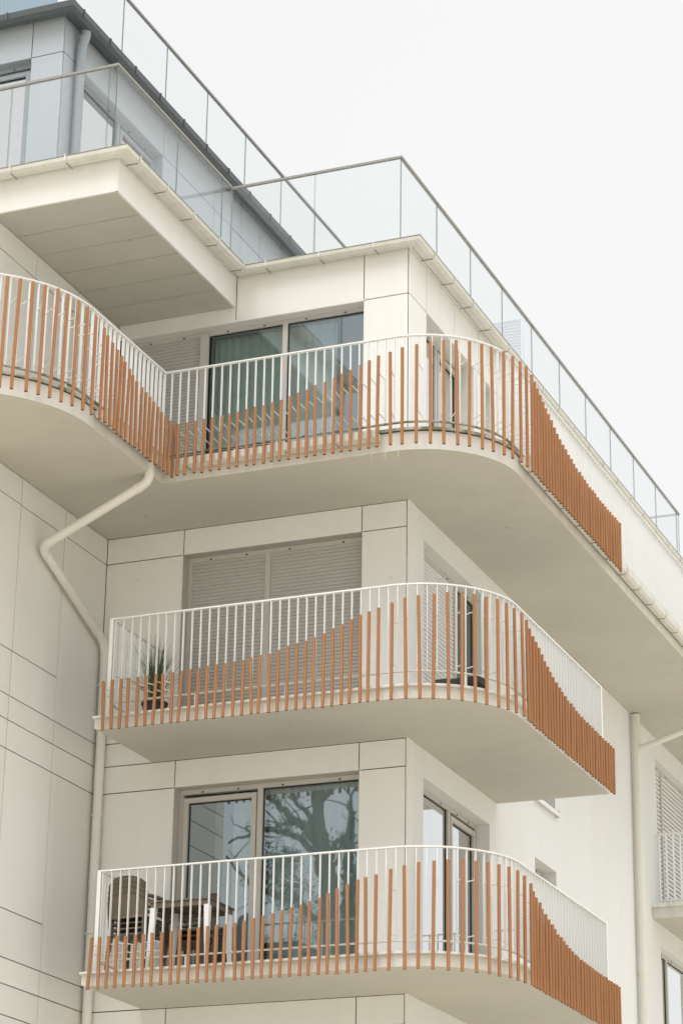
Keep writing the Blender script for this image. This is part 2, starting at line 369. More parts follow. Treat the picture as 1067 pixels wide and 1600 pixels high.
# ---- windows ----
def curtain(mb, T, u0, u1, z0, z1, d, mt='curtain', amp=0.025, wl=0.11):
    n = max(8, int((u1-u0)/0.018)); ph = rnd.random()*6; vs = []
    for i in range(n+1):
        u = u0+(u1-u0)*i/n; dd = d+amp*math.sin(u*2*math.pi/wl+ph+1.3*math.sin(u*7))
        vs += [T(u, dd, z0), T(u, dd, z1)]
    mb.add(vs, [(2*i, 2*i+2, 2*i+3, 2*i+1) for i in range(n)], mt, True)
def window(T, u0, u1, z0, z1, dep, leaves, gm='gl_win', room=True, hole_d=0.22, roomdepth=2.6, fm='frame'):
    """leaves: list of dicts(u0,u1,kind) kind glass/shutter/fixed; frame bars between them"""
    f = MB(); fw_ = 0.05
    f.box((u0, dep, z0), (u0+fw_, dep+0.07, z1), fm, T); f.box((u1-fw_, dep, z0), (u1, dep+0.07, z1), fm, T)
    f.box((u0+fw_, dep, z1-0.055), (u1-fw_, dep+0.07, z1), fm, T); f.box((u0+fw_, dep, z0), (u1-fw_, dep+0.07, z0+0.06), fm, T)
    for lf in leaves[:-1]:
        f.box((lf['u1'], dep-0.006, z0+0.06), (lf['u1']+0.065, dep+0.066, z1-0.055), fm, T)
    for lf in leaves:
        if lf['kind'] == 'sash':
            a, b, c, d = lf['u0']+0.012, lf['u1']-0.012, z0+0.075, z1-0.1; e = 0.06
            for q in (((a, dep-0.012, c), (a+e, dep+0.05, d)), ((b-e, dep-0.012, c), (b, dep+0.05, d)),
                      ((a+e, dep-0.012, d-e), (b-e, dep+0.05, d)), ((a+e, dep-0.012, c), (b-e, dep+0.05, c+e))):
                f.box(q[0], q[1], fm, T)
        for uu in (lf['u0']+0.25, lf['u1']-0.25):     # small drain caps on the head bar
            f.box((uu-0.012, dep-0.008, z1-0.045), (uu+0.012, dep, z1-0.03), 'seal', T)
    fo = f.build('window', bld)
    for lf in leaves:
        a, b = lf['u0'], lf['u1']; zt = z1-0.055; zb = z0+0.06
        if lf['kind'] in ('fixed', 'sash'):
            if lf['kind'] == 'sash': a, b, zt, zb = a+0.072, b-0.072, z1-0.16, z0+0.135
            g = MB(); g.add([T(a, dep+0.03, zb), T(b, dep+0.03, zb), T(b, dep+0.03, zt), T(a, dep+0.03, zt)], [(0, 1, 2, 3)], lf.get('gm', gm))
            e = 0.014
            for q in (((a, dep+0.022, zb), (a+e, dep+0.028, zt)), ((b-e, dep+0.022, zb), (b, dep+0.028, zt)), ((a+e, dep+0.022, zt-e), (b-e, dep+0.028, zt)), ((a+e, dep+0.022, zb), (b-e, dep+0.028, zb+e))):
                g.box(q[0], q[1], 'seal', T)
            g.build('pane', fo, recalc=False)
            if lf.get('curt'):
                c = MB(); c0, c1 = lf['curt']; curtain(c, T, c0, c1, z0+0.02, z1-0.03, dep+0.22, amp=0.014); c.build('curtain', fo, recalc=False)
        else:
            sh = MB(); zz = lf.get('zb', zb)
            sm = lf.get('sm', 'shut'); dp = lf.get('deep', 0.0022); pt = lf.get('pitch', 0.046); n = int((zt-zz)/pt)
            for i in range(n):
                za = zt-(i+1)*pt
                P = [T(uu, dd, z_) for uu in (a, b) for dd, z_ in ((dep+0.018, za+dp), (dep+0.009, za+dp+0.007), (dep+0.007, za+pt*0.65), (dep+0.012, za+pt), (dep+0.03, za+pt), (dep+0.03, za+dp))]
                sh.add(P, [(j, (j+1) % 6, 6+(j+1) % 6, 6+j) for j in range(6)], sm)
            sh.box((a, dep+0.03, zz-0.03), (b, dep+0.036, zt), 'dark', T)
            sh.box((a, dep, zz-0.04), (b, dep+0.03, zz), sm, T)
            sh.build('shutter', fo)
    if room:
        r = MB(); a, b, c, d = u0-0.02, u1+0.02, z0-0.02, z1+0.02; e0 = dep+0.08; e1 = roomdepth
        a2, b2 = a-0.0, b+0.0
        P = [T(*p) for p in ((a2, e0, c), (b2, e0, c), (b2, e0, d), (a2, e0, d), (a2, e1, c), (b2, e1, c), (b2, e1, d), (a2, e1, d))]
        r.add(P, [(0, 1, 5, 4), (1, 2, 6, 5), (2, 3, 7, 6), (3, 0, 4, 7), (4, 5, 6, 7)], 'room'); r.build('room_lining', fo, recalc=False)
    return fo
def reveal(T, u0, u1, z0, z1, d0, d1, mt, sides='lrtb'):
    m = MB(); t = 0.03
    if 'l' in sides: m.box((u0-t, d0, z0), (u0+0.001, d1, z1), mt, T)
    if 'r' in sides: m.box((u1-0.001, d0, z0), (u1+t, d1, z1), mt, T)
    if 't' in sides: m.box((u0, d0, z1-0.001), (u1, d1, z1+t), mt, T)
    if 'b' in sides: m.box((u0, d0, z0-t), (u1, d1, z0+0.001), mt, T)
    return m.build('window_reveal', bld)
for k in (-2, -1, 0, 1):
    S = k*H
    reveal(TF, -2.91, -0.59, S+0.28, S+2.57, 0.004, 0.24, 'frame' if k != 1 else 'shut', 'lrtb')
    if k == 1:
        lv = [dict(u0=-2.86, u1=-1.885, kind='shutter'), dict(u0=-1.82, u1=-0.63, kind='shutter')]
    else:
        lv = [dict(u0=-2.86, u1=-1.905, kind='sash', curt=(-2.3, -1.9)), dict(u0=-1.84, u1=-0.63, kind='fixed', curt=(-1.84, -0.61))]
    window(TF, -2.91+0.003, -0.59-0.003, S+0.283, S+2.567, 0.145, lv)
reveal(TF, -3.86, -0.60, 6.08, 8.49, 0.004, 0.24, 'clad', 'lrtb')
window(TF, -3.857, -0.603, 6.083, 8.487, 0.145, [dict(u0=-3.807, u1=-2.84, kind='shutter'), dict(u0=-2.735, u1=-1.735, kind='fixed', gm='gl_green', curt=(-2.75, -1.4)),
       dict(u0=-1.67, u1=-0.65, kind='fixed', curt=(-1.5, -1.1))])
mm = MB(); mm.box((-2.84, 0.10, 6.14), (-2.735, 0.144, 8.44), 'frame'); mm.build('window_post', bld)
for k in (-2, -1, 0):
    S = k*H
    window(TS, 0.513, 2.817, S+0.173, S+2.567, 0.17, [dict(u0=0.563, u1=1.80, kind='fixed', gm='gl_side', curt=(0.6, 1.6)), dict(u0=1.865, u1=2.767, kind='sash', gm='gl_side', curt=(1.9, 2.2))])
window(TS, 0.513, 2.817, H+0.173, H+2.567, 0.17, [dict(u0=0.563, u1=2.03, kind='shutter', sm='wshut', deep=0.010, pitch=0.055), dict(u0=2.095, u1=2.767, kind='fixed', gm='gl_green')])
for k in (-2, -1, 0, 1):
    S = k*H
    window(TS, 4.603, 5.497, S+0.473, S+2.567, 0.18, [dict(u0=4.653, u1=5.447, kind='sash')])
    sl_ = MB(); sl_.box((4.56, -0.05, S+0.44), (5.54, 0.2, S+0.468), 'white', TS); sl_.box((4.56, -0.055, S+0.41), (5.54, -0.045, S+0.468), 'white', TS)
    sl_.box((5.52, -0.06, S+0.40), (5.56, 0.0-0.002, S+0.50), 'white', TS); sl_.build('window_sill', bld)
    kind = 'shutter' if k == 1 else 'fixed'
    window(TS, 10.603, 12.797, S+0.173, S+2.567, 0.12, [dict(u0=10.653, u1=11.3, kind=kind, gm='gl_side', sm='wshut', deep=0.022, pitch=0.07), dict(u0=11.365, u1=12.747, kind=kind, gm='gl_side', sm='wshut', deep=0.022, pitch=0.07, curt=(11.3, 12.2))])
for i, (a, b, c, d) in enumerate(hol3):
    reveal(TS, a, b, c, d, 0.004, 0.3, 'clad', 'lrt')
    mid = (a+b)/2
    lv = [dict(u0=a+0.053, u1=b-0.053, kind='fixed', gm='gl_side')] if b-a < 1 else [dict(u0=a+0.053, u1=mid-0.03, kind='fixed', gm='gl_side'), dict(u0=mid+0.035, u1=b-0.053, kind='sash', gm='gl_side')]
    window(TS, a+0.003, b-0.003, c+0.003, d-0.003, 0.2, lv)

# ---- third floor roof slab, terrace slab ----
TX = -2.32
rf = MB()
rf.prism([(-9, -3.2), (TX-0.04, -3.2), (TX-0.04, 0.04), (-0.04, 0.04), (-0.04, YE), (-12, YE), (-12, 0.2), (-9, 0.2)], 9.0, 9.17, 'deck')
rf.build('roof', bld)
tb = MB()
# fascia front and side, soffit boards with joints, corner joint
tb.box((-9, -3.25, 8.69), (TX-0.008, -3.22, 9.12), 'clad')
tb.box((TX-0.03, -3.242, 8.69), (TX, 0.0-0.004, 9.12), 'clad')
tb.box((-9, -3.22, 8.72), (TX-0.03, -0.004, 9.0), 'dark')
js = [-3.22, -2.64, -2.12, -1.60, -1.055, -0.535, -0.004]
for a, b in zip(js, js[1:]):
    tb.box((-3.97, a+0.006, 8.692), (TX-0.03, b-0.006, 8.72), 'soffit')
tb.build('terrace_slab', bld)
# ceiling lining under level 3 (soffit of the building behind balconies is wall) ; roof gutters
RP = [(-9.0, -3.25), (TX, -3.25), (TX, 0.0), (0.0, 0.0), (0.0, YE)]
gp = [(0.0, 9.125), (0.06, 9.08), (0.15, 9.075), (0.195, 9.10), (0.205, 9.14, 'lip'), (0.21, 9.155, 'lip'), (0.175, 9.155, 'lip'), (0.165, 9.12), (0.02, 9.125)]
cl = MB(); cl.sweep(lambda d: poly_off(RP, d), gp, 'gutter')
def along(path, step, start=0.0):
    P = [Vector(p) for p in path]; res = []; acc = 0; nxt = start
    for a, b in zip(P, P[1:]):
        L = (b-a).length; t = (b-a).normalized()
        while nxt <= acc+L+1e-9:
            q = a+t*(nxt-acc); res.append((q, t, Vector((t.y, -t.x)), nxt)); nxt += step
        acc += L
    return res
for p, t, n, s in along(RP, 0.72, 0.33):
    c3 = Vector((p.x+n.x*0.11, p.y+n.y*0.11, 9.10)); T3 = Vector((t.x, t.y, 0)); N3 = Vector((n.x, n.y, 0))
    cl.obox(c3+N3*0.0+Vector((0, 0, 0.055)), T3*0.012, N3*0.108, Vector((0, 0, 0.006)), 'gutter')
    cl.obox(c3+N3*0.099+Vector((0, 0, 0.022)), T3*0.012, N3*0.0035, Vector((0, 0, 0.034)), 'gutter')
    cl.obox(c3+N3*-0.01+Vector((0, 0, -0.027)), T3*0.006, N3*0.075, Vector((0, 0, 0.003)), 'lip')
cl.build('roof_gutter', bld)
up_ = MB(); up_.sweep(lambda d: poly_off(RP, d), [(-0.13, 9.16), (-0.13, 9.20), (-0.02, 9.20), (-0.02, 9.135)], 'flash'); up_.build('roof_edge_trim', bld)

# ---- penthouse ----
pw = MB(); PZ0, PZ1 = 9.17, 12.03
rc = [(-4.235, PX, 11.49, PZ1), (-5.5, -4.235, 11.49, PZ1), (-9, -5.5, 11.49, PZ1), (-4.235, PX, 9.2, 11.49), (-9, -6.6, 9.2, 11.49)]
panels(pw, TPF, rc, 'ph')
py = [-2.12+0.0, -1.62, 0.70, 2.3, 3.85, 5.4, 7.0, 8.6, 10.2, 11.8]
rc = [(a, b, 11.5, PZ1) for a, b in zip(py, py[1:])]+[(a, b, 9.2, 11.5) for a, b in zip(py, py[1:]) if a != -1.62]
rc = [(max(a, PY+0.02), b, c, d) for a, b, c, d in rc]
panels(pw, TPS, rc, 'ph'); pw.build('penthouse_wall', bld)
window(TPS, -1.617, 0.697, 9.203, 11.497, 0.12, [dict(u0=-1.567, u1=-0.40, kind='fixed', gm='gl_side', curt=(-1.5, -0.4)), dict(u0=-0.335, u1=0.647, kind='sash', gm='gl_side')], fm='php')
window(TPF, -6.597, -4.238, 9.203, 11.487, 0.12, [dict(u0=-6.547, u1=-5.4, kind='fixed', gm='gl_side'), dict(u0=-5.335, u1=-4.288, kind='sash', gm='gl_side', curt=(-4.9, -4.3))], fm='php')
reveal(TPF, -6.6, -4.235, 9.2, 11.49, 0.004, 0.22, 'php', 'lrt'); reveal(TPS, -1.62, 0.70, 9.2, 11.5, 0.004, 0.22, 'ph', 'lrt')
pr = MB(); pr.prism([(-9, PY+0.03), (PX-0.03, PY+0.03), (PX-0.03, 11.8), (-9, 11.8)], 12.0, 12.10, 'phg')
PP = [(-9.0, PY), (PX, PY), (PX, 11.8)]
pr.sweep(lambda d: poly_off(PP, d), [(0.0, 12.0), (0.12, 11.92), (0.20, 11.92), (0.245, 11.96), (0.25, 12.04), (0.22, 12.04), (0.20, 12.01), (0.0, 12.12)], 'phg')
for p, t, n, s in along(PP, 0.72, 0.2):
    c3 = Vector((p.x+n.x*0.125, p.y+n.y*0.125, 12.0)); T3 = Vector((t.x, t.y, 0)); N3 = Vector((n.x, n.y, 0))
    pr.obox(c3+Vector((0, 0, 0.045)), T3*0.014, N3*0.13, Vector((0, 0, 0.006)), 'phg')
    pr.obox(c3+N3*0.129+Vector((0, 0, 0.0)), T3*0.014, N3*0.004, Vector((0, 0, 0.05)), 'phg')
pr.build('penthouse_roof', bld)

# ---- drainpipes ----
def pipe(name, label, pts, r, mt, collars=(), group=None, bend=0.09, parent=None):
    P = [Vector(p) for p in pts]; Q = [P[0]]
    for i in range(1, len(P)-1):
        a, b, c = P[i-1], P[i], P[i+1]; d1 = (a-b).normalized(); d2 = (c-b).normalized()
        k = min(bend, (a-b).length*0.45, (c-b).length*0.45)
        for j in range(7):
            t = j/6; Q.append((b+d1*k)*(1-t)**2+b*2*t*(1-t)+(b+d2*k)*t*t)
    Q.append(P[-1])
    m = MB(); m.tube(Q, r, mt, n=20)
    for (c, d) in collars:
        c = Vector(c); d = Vector(d).normalized(); m.tube([c-d*0.03, c+d*0.03], r*1.09, mt, n=20)
    o = m.build('pipe_body' if parent is None else 'drainpipe', parent) if parent else m.build(name, None, loc=P[-1])
    if not parent: tag(o, label, 'drainpipe', group)
    return o
lp = [(-2.50, -1.79, 5.93), (-2.50, -1.79, 5.70), (-3.86, -1.78, 5.075), (-3.865, -0.16, 4.44), (-3.865, -0.085, 4.30), (-3.865, -0.085, G0)]
d1 = Vector(lp[2])-Vector(lp[1]); d2 = Vector(lp[3])-Vector(lp[2])
lpo = pipe('drainpipe', 'cream drainpipe that zigzags under the big balcony and drops down the inner corner', lp, 0.055, 'pipe',
     collars=[(Vector(lp[1])+d1*0.10, d1), (Vector(lp[2])-d1*0.08, d1), (Vector(lp[2])+d2*0.08, d2), (Vector(lp[3])-d2*0.10, d2), ((-3.865, -0.085, 4.2), (0, 0, 1)), ((-3.865, -0.085, 1.5), (0, 0, 1)), ((-3.865, -0.085, -1.4), (0, 0, 1))], bend=0.11)
rp = [(0.085, 9.27, 5.78), (0.085, 9.27, G0)]
rpo = pipe('drainpipe', 'straight cream drainpipe on the white side wall with a slanting branch at its top', rp, 0.062, 'pipe',
     collars=[((0.085, 9.27, 4.65), (0, 0, 1)), ((0.085, 9.27, 2.62), (0, 0, 1)), ((0.085, 9.27, -0.3), (0, 0, 1))])
br = MB(); br.tube([(0.085, 9.27, 5.23), (1.30, 9.3, 5.62)], 0.045, 'pipe', n=16); br.tube([(1.28, 9.3, 5.61), (1.45, 9.3, 5.66), (1.56, 9.3, 5.80), (1.56, 9.3, 5.95)], 0.045, 'pipe', n=16)
br.tube([(0.085, 9.27, 5.235), (0.30, 9.275, 5.30)], 0.052, 'pipe', n=16); br.build('branch_pipe', rpo)
ppo = pipe('drainpipe', 'grey drainpipe beside the window of the grey top storey', [(PX+0.13, -1.80, 11.95), (PX+0.13, -1.80, 11.86), (PX+0.075, -1.80, 11.70), (PX+0.075, -1.80, 9.2)], 0.06, 'php',
     collars=[((PX+0.075, -1.80, 11.35), (0, 0, 1)), ((PX+0.10, -1.80, 11.82), (0.3, 0, 1))])
for o_, (x, y, zs) in ((lpo, (-3.865, -0.085, (3.9, 2.3, 0.9, -0.9))), (rpo, (0.085, 9.27, (4.4, 1.9, 0.0)))):
    b = MB()
    for z in zs:
        b.tube([(x, y, z-0.012), (x, y, z+0.012)], 0.066, 'pipe', n=18)
        if o_ is lpo: b.box((-3.94, y-0.012, z-0.012), (x-0.05, y+0.012, z+0.012), 'pipe')
        else: b.box((0.0, y-0.012, z-0.012), (x-0.05, y+0.012, z+0.012), 'pipe')
    b.build('pipe_clamp', o_)

# ------------------------------------------------------------------ balconies
def lerp_tab(tab, u):
    if u <= tab[0][0]: return tab[0][1]
    for (a, za), (b, zb) in zip(tab, tab[1:]):
        if u <= b: return za+(zb-za)*(u-a)/(b-a)
    return tab[-1][1]
def keyu(p):      # front x<0 | corner quadrant by angle | right side y>0
    if p.x < 0: return p.x
    if p.y < 0: return 2.4*(math.degrees(math.atan2(p.y, p.x))+90)/90
    return 2.4+p.y
def A(a): return 2.4*(a+90)/90
TAB1 = [(-3.08, .514), (-2.5, .508), (-2.3, .517), (-2.08, .526), (-1.87, .533), (-1.65, .548), (-1.43, .556), (-1.23, .581), (-.89, .642), (-.67, .69), (-.45, .754), (-.24, .825), (-.013, .913),
        (A(-82), .98), (A(-76), 1.03), (A(-70.2), 1.083), (A(-65.6), 1.112), (A(-60.7), 1.134), (A(-55), 1.158), (A(-49), 1.167), (A(-38), 1.18), (A(-28.5), 1.171), (A(-22.6), 1.155), (A(-18), 1.133),
        (A(-14.8), 1.105), (A(-12), 1.069), (A(-9.6), 1.033), (A(-7.3), .993), (A(-4), .947)]+[(2.4+y, z) for y, z in ((.015, .906), (.117, .86), (.225, .818), (.326, .784), (.435, .754), (.55, .717), (.65, .685),
        (.77, .672), (.88, .649), (1.09, .611), (1.3, .579), (1.52, .564), (2, .545), (2.5, .533), (3.05, .531))]
TAB2 = [(-3.1, 3.436), (-2.6, 3.443), (-2.2, 3.451), (-1.78, 3.477), (-1.45, 3.494), (-1.24, 3.523), (-1.01, 3.558), (-.8, 3.609), (-.57, 3.657), (-.356, 3.725), (-.13, 3.814), (0, 3.86),
        (A(-82), 3.935), (A(-74), 4.01), (A(-65.5), 4.079), (A(-59.5), 4.103), (A(-54), 4.124), (A(-44.5), 4.138), (A(-33), 4.148), (A(-24), 4.125), (A(-14), 4.085), (A(-10.3), 4.037), (A(-5.9), 3.946), (A(-2.5), 3.9)]+\
       [(2.4+y, z) for y, z in ((.04, 3.86), (.17, 3.823), (.27, 3.774), (.38, 3.728), (.5, 3.703), (.7, 3.633), (.91, 3.582), (1.12, 3.541), (1.33, 3.514), (1.53, 3.49), (1.85, 3.47), (2.2, 3.46), (3.04, 3.447))]
TAB3 = [(-2.25, 6.428), (-2.1, 6.433), (-1.78, 6.451), (-1.57, 6.465), (-1.35, 6.485), (-1.14, 6.504), (-.907, 6.545), (-.693, 6.597), (-.357, 6.686), (-.138, 6.757), (A(-87.2), 6.847), (A(-80.4), 6.925), (A(-76.6), 6.956),
        (A(-72.5), 6.995), (A(-67), 7.035), (A(-62), 7.068), (A(-57), 7.1), (A(-51), 7.12), (A(-45.5), 7.132), (A(-35.5), 7.129), (A(-26), 7.105), (A(-17), 7.07), (A(-13.4), 7.038), (A(-8.7), 6.97), (A(-3.4), 6.905)]+\
       [(2.4+y, z) for y, z in ((.025, 6.846), (.18, 6.8), (.41, 6.723), (.615, 6.643), (.823, 6.584), (1.055, 6.542), (1.27, 6.501), (1.486, 6.474), (1.7, 6.459), (1.9, 6.444), (2.134, 6.435), (2.5, 6.42), (3.2, 6.438))]
TAB3L = [(-4.9, 7.09), (-4.2, 7.09), (-3.95, 7.07), (-3.75, 7.03), (-3.55, 6.965), (-3.43, 6.90), (-3.25, 6.819), (-3.03, 6.738), (-2.9, 6.705), (-2.7, 6.64), (-2.48, 6.58), (-2.25, 6.535), (-2.04, 6.505), (-1.85, 6.472), (-1.62, 6.45)]

def place(path_pts, s):
    acc = 0
    for a, b in zip(path_pts, path_pts[1:]):
        L = (b-a).length
        if s <= acc+L: 
            t = (b-a).normalized(); return a+t*(s-acc), t, Vector((t.y, -t.x))
        acc += L
    t = (path_pts[-1]-path_pts[-2]).normalized(); return path_pts[-1], t, Vector((t.y, -t.x))

def slat_obj(root, p, z0, z1, bars, zlow, r=0.0192, big=None, bz=None):
    """p Vector2; a vertical tube with a slight lean, plus its two bracket rods to the nearest baluster"""
    e_ = 0.45 if p.y > -0.3 else 1.0; jx, jy, kx, ky = [rnd.gauss(0, q)*e_ for q in (0.007, 0.004, 0.007, 0.004)]
    z0 += rnd.gauss(0, 0.003); z1 += rnd.gauss(0, 0.003)
    b = Vector((p.x+jx, p.y+jy, z0)); t = Vector((p.x+kx, p.y+ky, z1))
    m = big or MB()
    rr = r; N = 12
    m.tube([b, t], rr, 'terra', n=N, caps=False)
    ring = [b+Vector((math.cos(2*math.pi*j/N)*rr, math.sin(2*math.pi*j/N)*rr, 0)) for j in range(N)]
    m.add(ring, [tuple(range(N))], 'terrad'); ring = [q+(t-b) for q in ring]; m.add(ring, [tuple(range(N))], 'terra')
    so_ = None
    if big is None: so_ = m.build('slat', root, loc=(p.x, p.y, z0), recalc=False)
    q = min(bars, key=lambda c: (c-p).length)
    h = z1-zlow; zt = z1-min(0.20, 0.08+max(0, h-0.35)*0.35)
    for z in (zlow+0.05, zt):
        f_ = (z-z0)/(z1-z0); c = b.lerp(t, f_)
        bm_ = bz or MB(); bm_.tube([c, Vector((q.x, q.y, z))], 0.0068, 'white', n=6, caps=False)
        if bz is None: bm_.build('bracket', so_, recalc=False)
    return so_
def baluster(root, p, n, z0, z1, big=None):
    m = big or MB(); N3 = Vector((n.x, n.y, 0)); T3 = Vector((-n.y, n.x, 0))
    m.obox((p.x, p.y, (z0+z1)/2), T3*0.004, N3*0.017, Vector((0, 0, (z1-z0)/2)), 'white')
    if big is None: m.build('baluster', root, loc=(p.x, p.y, z0), recalc=False)
def rail_sweep(path, d0, d1, z0, z1, mt):
    m = MB(); m.sweep(lambda d: path(d), [(d0, z0), (d1, z0), (d1, z1), (d0, z1)], mt); return m

def balcony12(S, zrail, zlow, zbot, tab, label, cut_slab=0.155):
    root = thing('balcony', label, 'balcony', (-0.6, -1.0, S), 'rounded balconies with terracotta slats')
    sl_ = MB(); e = edge12(0.0); poly = [tuple(p) for p in e]+[(0.0, 3.11), (0.0, 0.0), (-3.2, 0.0)]
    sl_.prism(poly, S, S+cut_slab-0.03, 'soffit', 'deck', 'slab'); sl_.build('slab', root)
    fl = MB()
    fl.sweep(lambda d: edge12(d, -3.24, 3.15), [(-0.12, S+cut_slab-0.028), (0.012, S+cut_slab-0.028), (0.04, S+cut_slab-0.022), (0.04, S+cut_slab+0.0), (-0.12, S+cut_slab+0.006)], 'flash')
    fl.build('edge_flashing', root)
    lf = MB(); lf.box((-3.235, -1.44, S+0.02), (-3.203, -0.0, S+cut_slab), 'flash'); lf.build('end_cap', root)
    dk = MB(); dk.prism([tuple(p) for p in edge12(-0.16, -3.1, 3.0)]+[(0.02, 3.0), (0.02, -0.02), (-3.1, -0.02)], S+cut_slab-0.028, S+cut_slab+0.03, 'deck'); dk.build('deck', root)
    def rp_(d): return edge12(d, -3.11, 2.97)
    hr = rail_sweep(rp_, -0.072, -0.028, zrail-0.012, zrail+0.004, 'white')
    hr.box((-3.11-0.0, -1.378, zrail-0.012), (-3.068, -0.02, zrail+0.003), 'white'); hr.box((0.02, 2.93, zrail-0.012), (1.378, 2.968, zrail+0.003), 'white')
    hr.build('handrail', root)
    br_ = rail_sweep(rp_, -0.068, -0.032, zlow-0.014, zlow, 'flash')
    br_.box((-3.105, -1.385, zlow-0.012), (-3.073, -0.02, zlow-0.001), 'white'); br_.box((0.02, 2.933, zlow-0.012), (1.385, 2.965, zlow-0.001), 'white')
    br_.build('bottom_rail', root)
    base = rp_(-0.05); L = sum((b-a).length for a, b in zip(base, base[1:]))
    bars = []; s = 0.065
    while s < L-0.03:
        p, t, n = place(base, s); bars.append(p); baluster(root, p, n, zlow-0.001, zrail-0.013); s += 0.108
    for y in [-1.28+0.108*i for i in range(12)]: baluster(root, Vector((-3.089, y)), Vector((1, 0)), zlow-0.002, zrail-0.013)
    for x in [1.29-0.108*i for i in range(12)]: baluster(root, Vector((x, 2.95)), Vector((0, 1)), zlow-0.002, zrail-0.013)
    for (x, y) in ((-3.089, -1.40), (1.40, 2.95), (-0.9, -1.40), (AC+1.08*0.707, -AC-1.08*0.707), (1.40, 1.2), (-2.0, -1.40)):
        po = MB(); c = abs(x+3.089) < 0.01 or abs(y-2.95) < 0.01; w_ = 0.022 if c else 0.012
        po.box((x-w_, y-w_, S+cut_slab+0.0), (x+w_, y+w_, zrail-0.012 if c else zlow-0.013), 'white'); po.build('post', root)
    # slats
    path = edge12(0.08, -3.09, 3.2); pos = []; x = -3.095
    while x < AC: pos.append(Vector((x, -1.53))); x += 0.1075
    L0 = AC+3.09; La = (AR+0.08)*math.pi/2; n_ = 13; x -= 0.1075
    for i in range(1, n_): pos.append(place(path, x+3.09+(L0+La+0.02-(x+3.09))*i/n_)[0])
    y = -0.30
    while y < 3.06: pos.append(Vector((1.53, y))); y += 0.1075
    for p in pos:
        ang = math.degrees(math.atan2(p.y, p.x)); corr = 0.05*max(0, math.sin(R_(2*abs(ang)))) if p.x > 0 and p.y < 0 else 0
        slat_obj(root, p, S+zbot, lerp_tab(tab, keyu(p))-corr, bars, zlow)
    return root
b1 = balcony12(0.0, 1.282, 0.285, -0.05, TAB1, 'lowest rounded balcony, holding the brown table and stacked chairs')
b2 = balcony12(H, 4.222, 3.225, -0.032, TAB2, 'middle rounded balcony with a potted grass, in front of closed grey shutters')

# ---- the large S-curved balcony
S = 5.8; CS = 0.22; zr, zl = 7.232, 6.165
root = thing('balcony', 'uppermost balcony, long S-curved one with a gutter along its straight edges', 'balcony', (-0.6, -1.0, S), 'rounded balconies with terracotta slats')
sl3 = MB(); e = edge3(0.0)
poly = [tuple(p) for p in e]+[(0.0, 17.0), (0.0, 0.0), (-3.95, 0.0), (-3.95, -3.25), (-9.0, -3.25)]
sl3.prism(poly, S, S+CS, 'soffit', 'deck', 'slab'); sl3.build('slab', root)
def seg_left(d):  return [Vector((-2.5+d, -3.20)), Vector((-2.5+d, -1.45-d)), Vector((0.22, -1.45-d))]
def seg_right(d): return [Vector((1.45+d, -0.30)), Vector((1.45+d, 17.0))]
gpr = [(0.0, S+0.20), (0.03, S+0.125), (0.10, S+0.118), (0.142, S+0.14), (0.15, S+0.225, 'lip'), (0.13, S+0.228, 'lip'), (0.125, S+0.205), (0.01, S+0.205)]
for sg in (seg_left, seg_right):
    g = MB(); g.sweep(sg, gpr, 'gutter')
    for p, t, n, s in along([tuple(q) for q in sg(0)], 0.62, 0.25):
        c3 = Vector((p.x+n.x*0.075, p.y+n.y*0.075, S+0.18)); T3 = Vector((t.x, t.y, 0)); N3 = Vector((n.x, n.y, 0))
        g.obox(c3+N3*0.075, T3*0.012, N3*0.004, Vector((0, 0, 0.052)), 'gutter'); g.obox(c3+Vector((0, 0, -0.063)), T3*0.006, N3*0.05, Vector((0, 0, 0.003)), 'lip')
    g.build('gutter', root)
fl = MB(); fl.sweep(lambda d: edge3(d), [(-0.10, S+0.232), (0.03, S+0.232), (0.03, S+0.262), (-0.10, S+0.268)], 'moss'); fl.build('edge_flashing', root)
fl = MB(); fl.sweep(lambda d: edge3(d), [(-0.06, S+0.2205), (0.004, S+0.2205), (0.004, S+0.2315), (-0.06, S+0.2315)], 'dark'); fl.build('drip_strip', root)
dk = MB(); dk.prism([tuple(p) for p in edge3(-0.13)]+[(0.02, 17.0), (0.02, -0.02), (-3.93, -0.02), (-3.93, -3.27), (-9.0, -3.27)], S+CS+0.004, S+CS+0.07, 'deck'); dk.build('deck', root)
ds = MB(); ds.box((-2.44, -1.40, S+0.272), (-1.2, -1.355, S+0.33), 'seal'); ds.build('dark_gap_strip', root)  # black strip standing in for the dark gap between deck and flashing
def rp3(d): return edge3(d)
hr = rail_sweep(rp3, -0.072, -0.028, zr-0.012, zr+0.004, 'white'); hr.build('handrail', root)
br_ = rail_sweep(rp3, -0.068, -0.032, zl-0.014, zl, 'moss'); br_.build('bottom_rail', root)
base = edge3(-0.05); bars = []
Lt = sum((b-a).length for a, b in zip(base, base[1:]))
s = 0.05; allb = []
while s < Lt-0.02:
    p, t, n = place(base, s); allb.append((p, n)); s += 0.108
bars = [p for p, n in allb]
vis = [(p, n) for p, n in allb if not (p.x < -3.15 and p.y < -3) and p.y < 13.5]
hidden = [(p, n) for p, n in allb if (p.x < -3.15 and p.y < -3)]
vis.sort(key=lambda q: (Vector((q[0].x, q[0].y, 6.6))-CP).length)
for p, n in vis[:100]: baluster(root, p, n, zl-0.001, zr-0.013)
rest = MB()
for p, n in vis[100:]+hidden+[(p, n) for p, n in allb if p.y >= 13.5]: baluster(root, p, n, zl-0.001, zr-0.013, big=rest)
ro = rest.build('far_balusters', root, recalc=False); ro['kind'] = 'stuff'
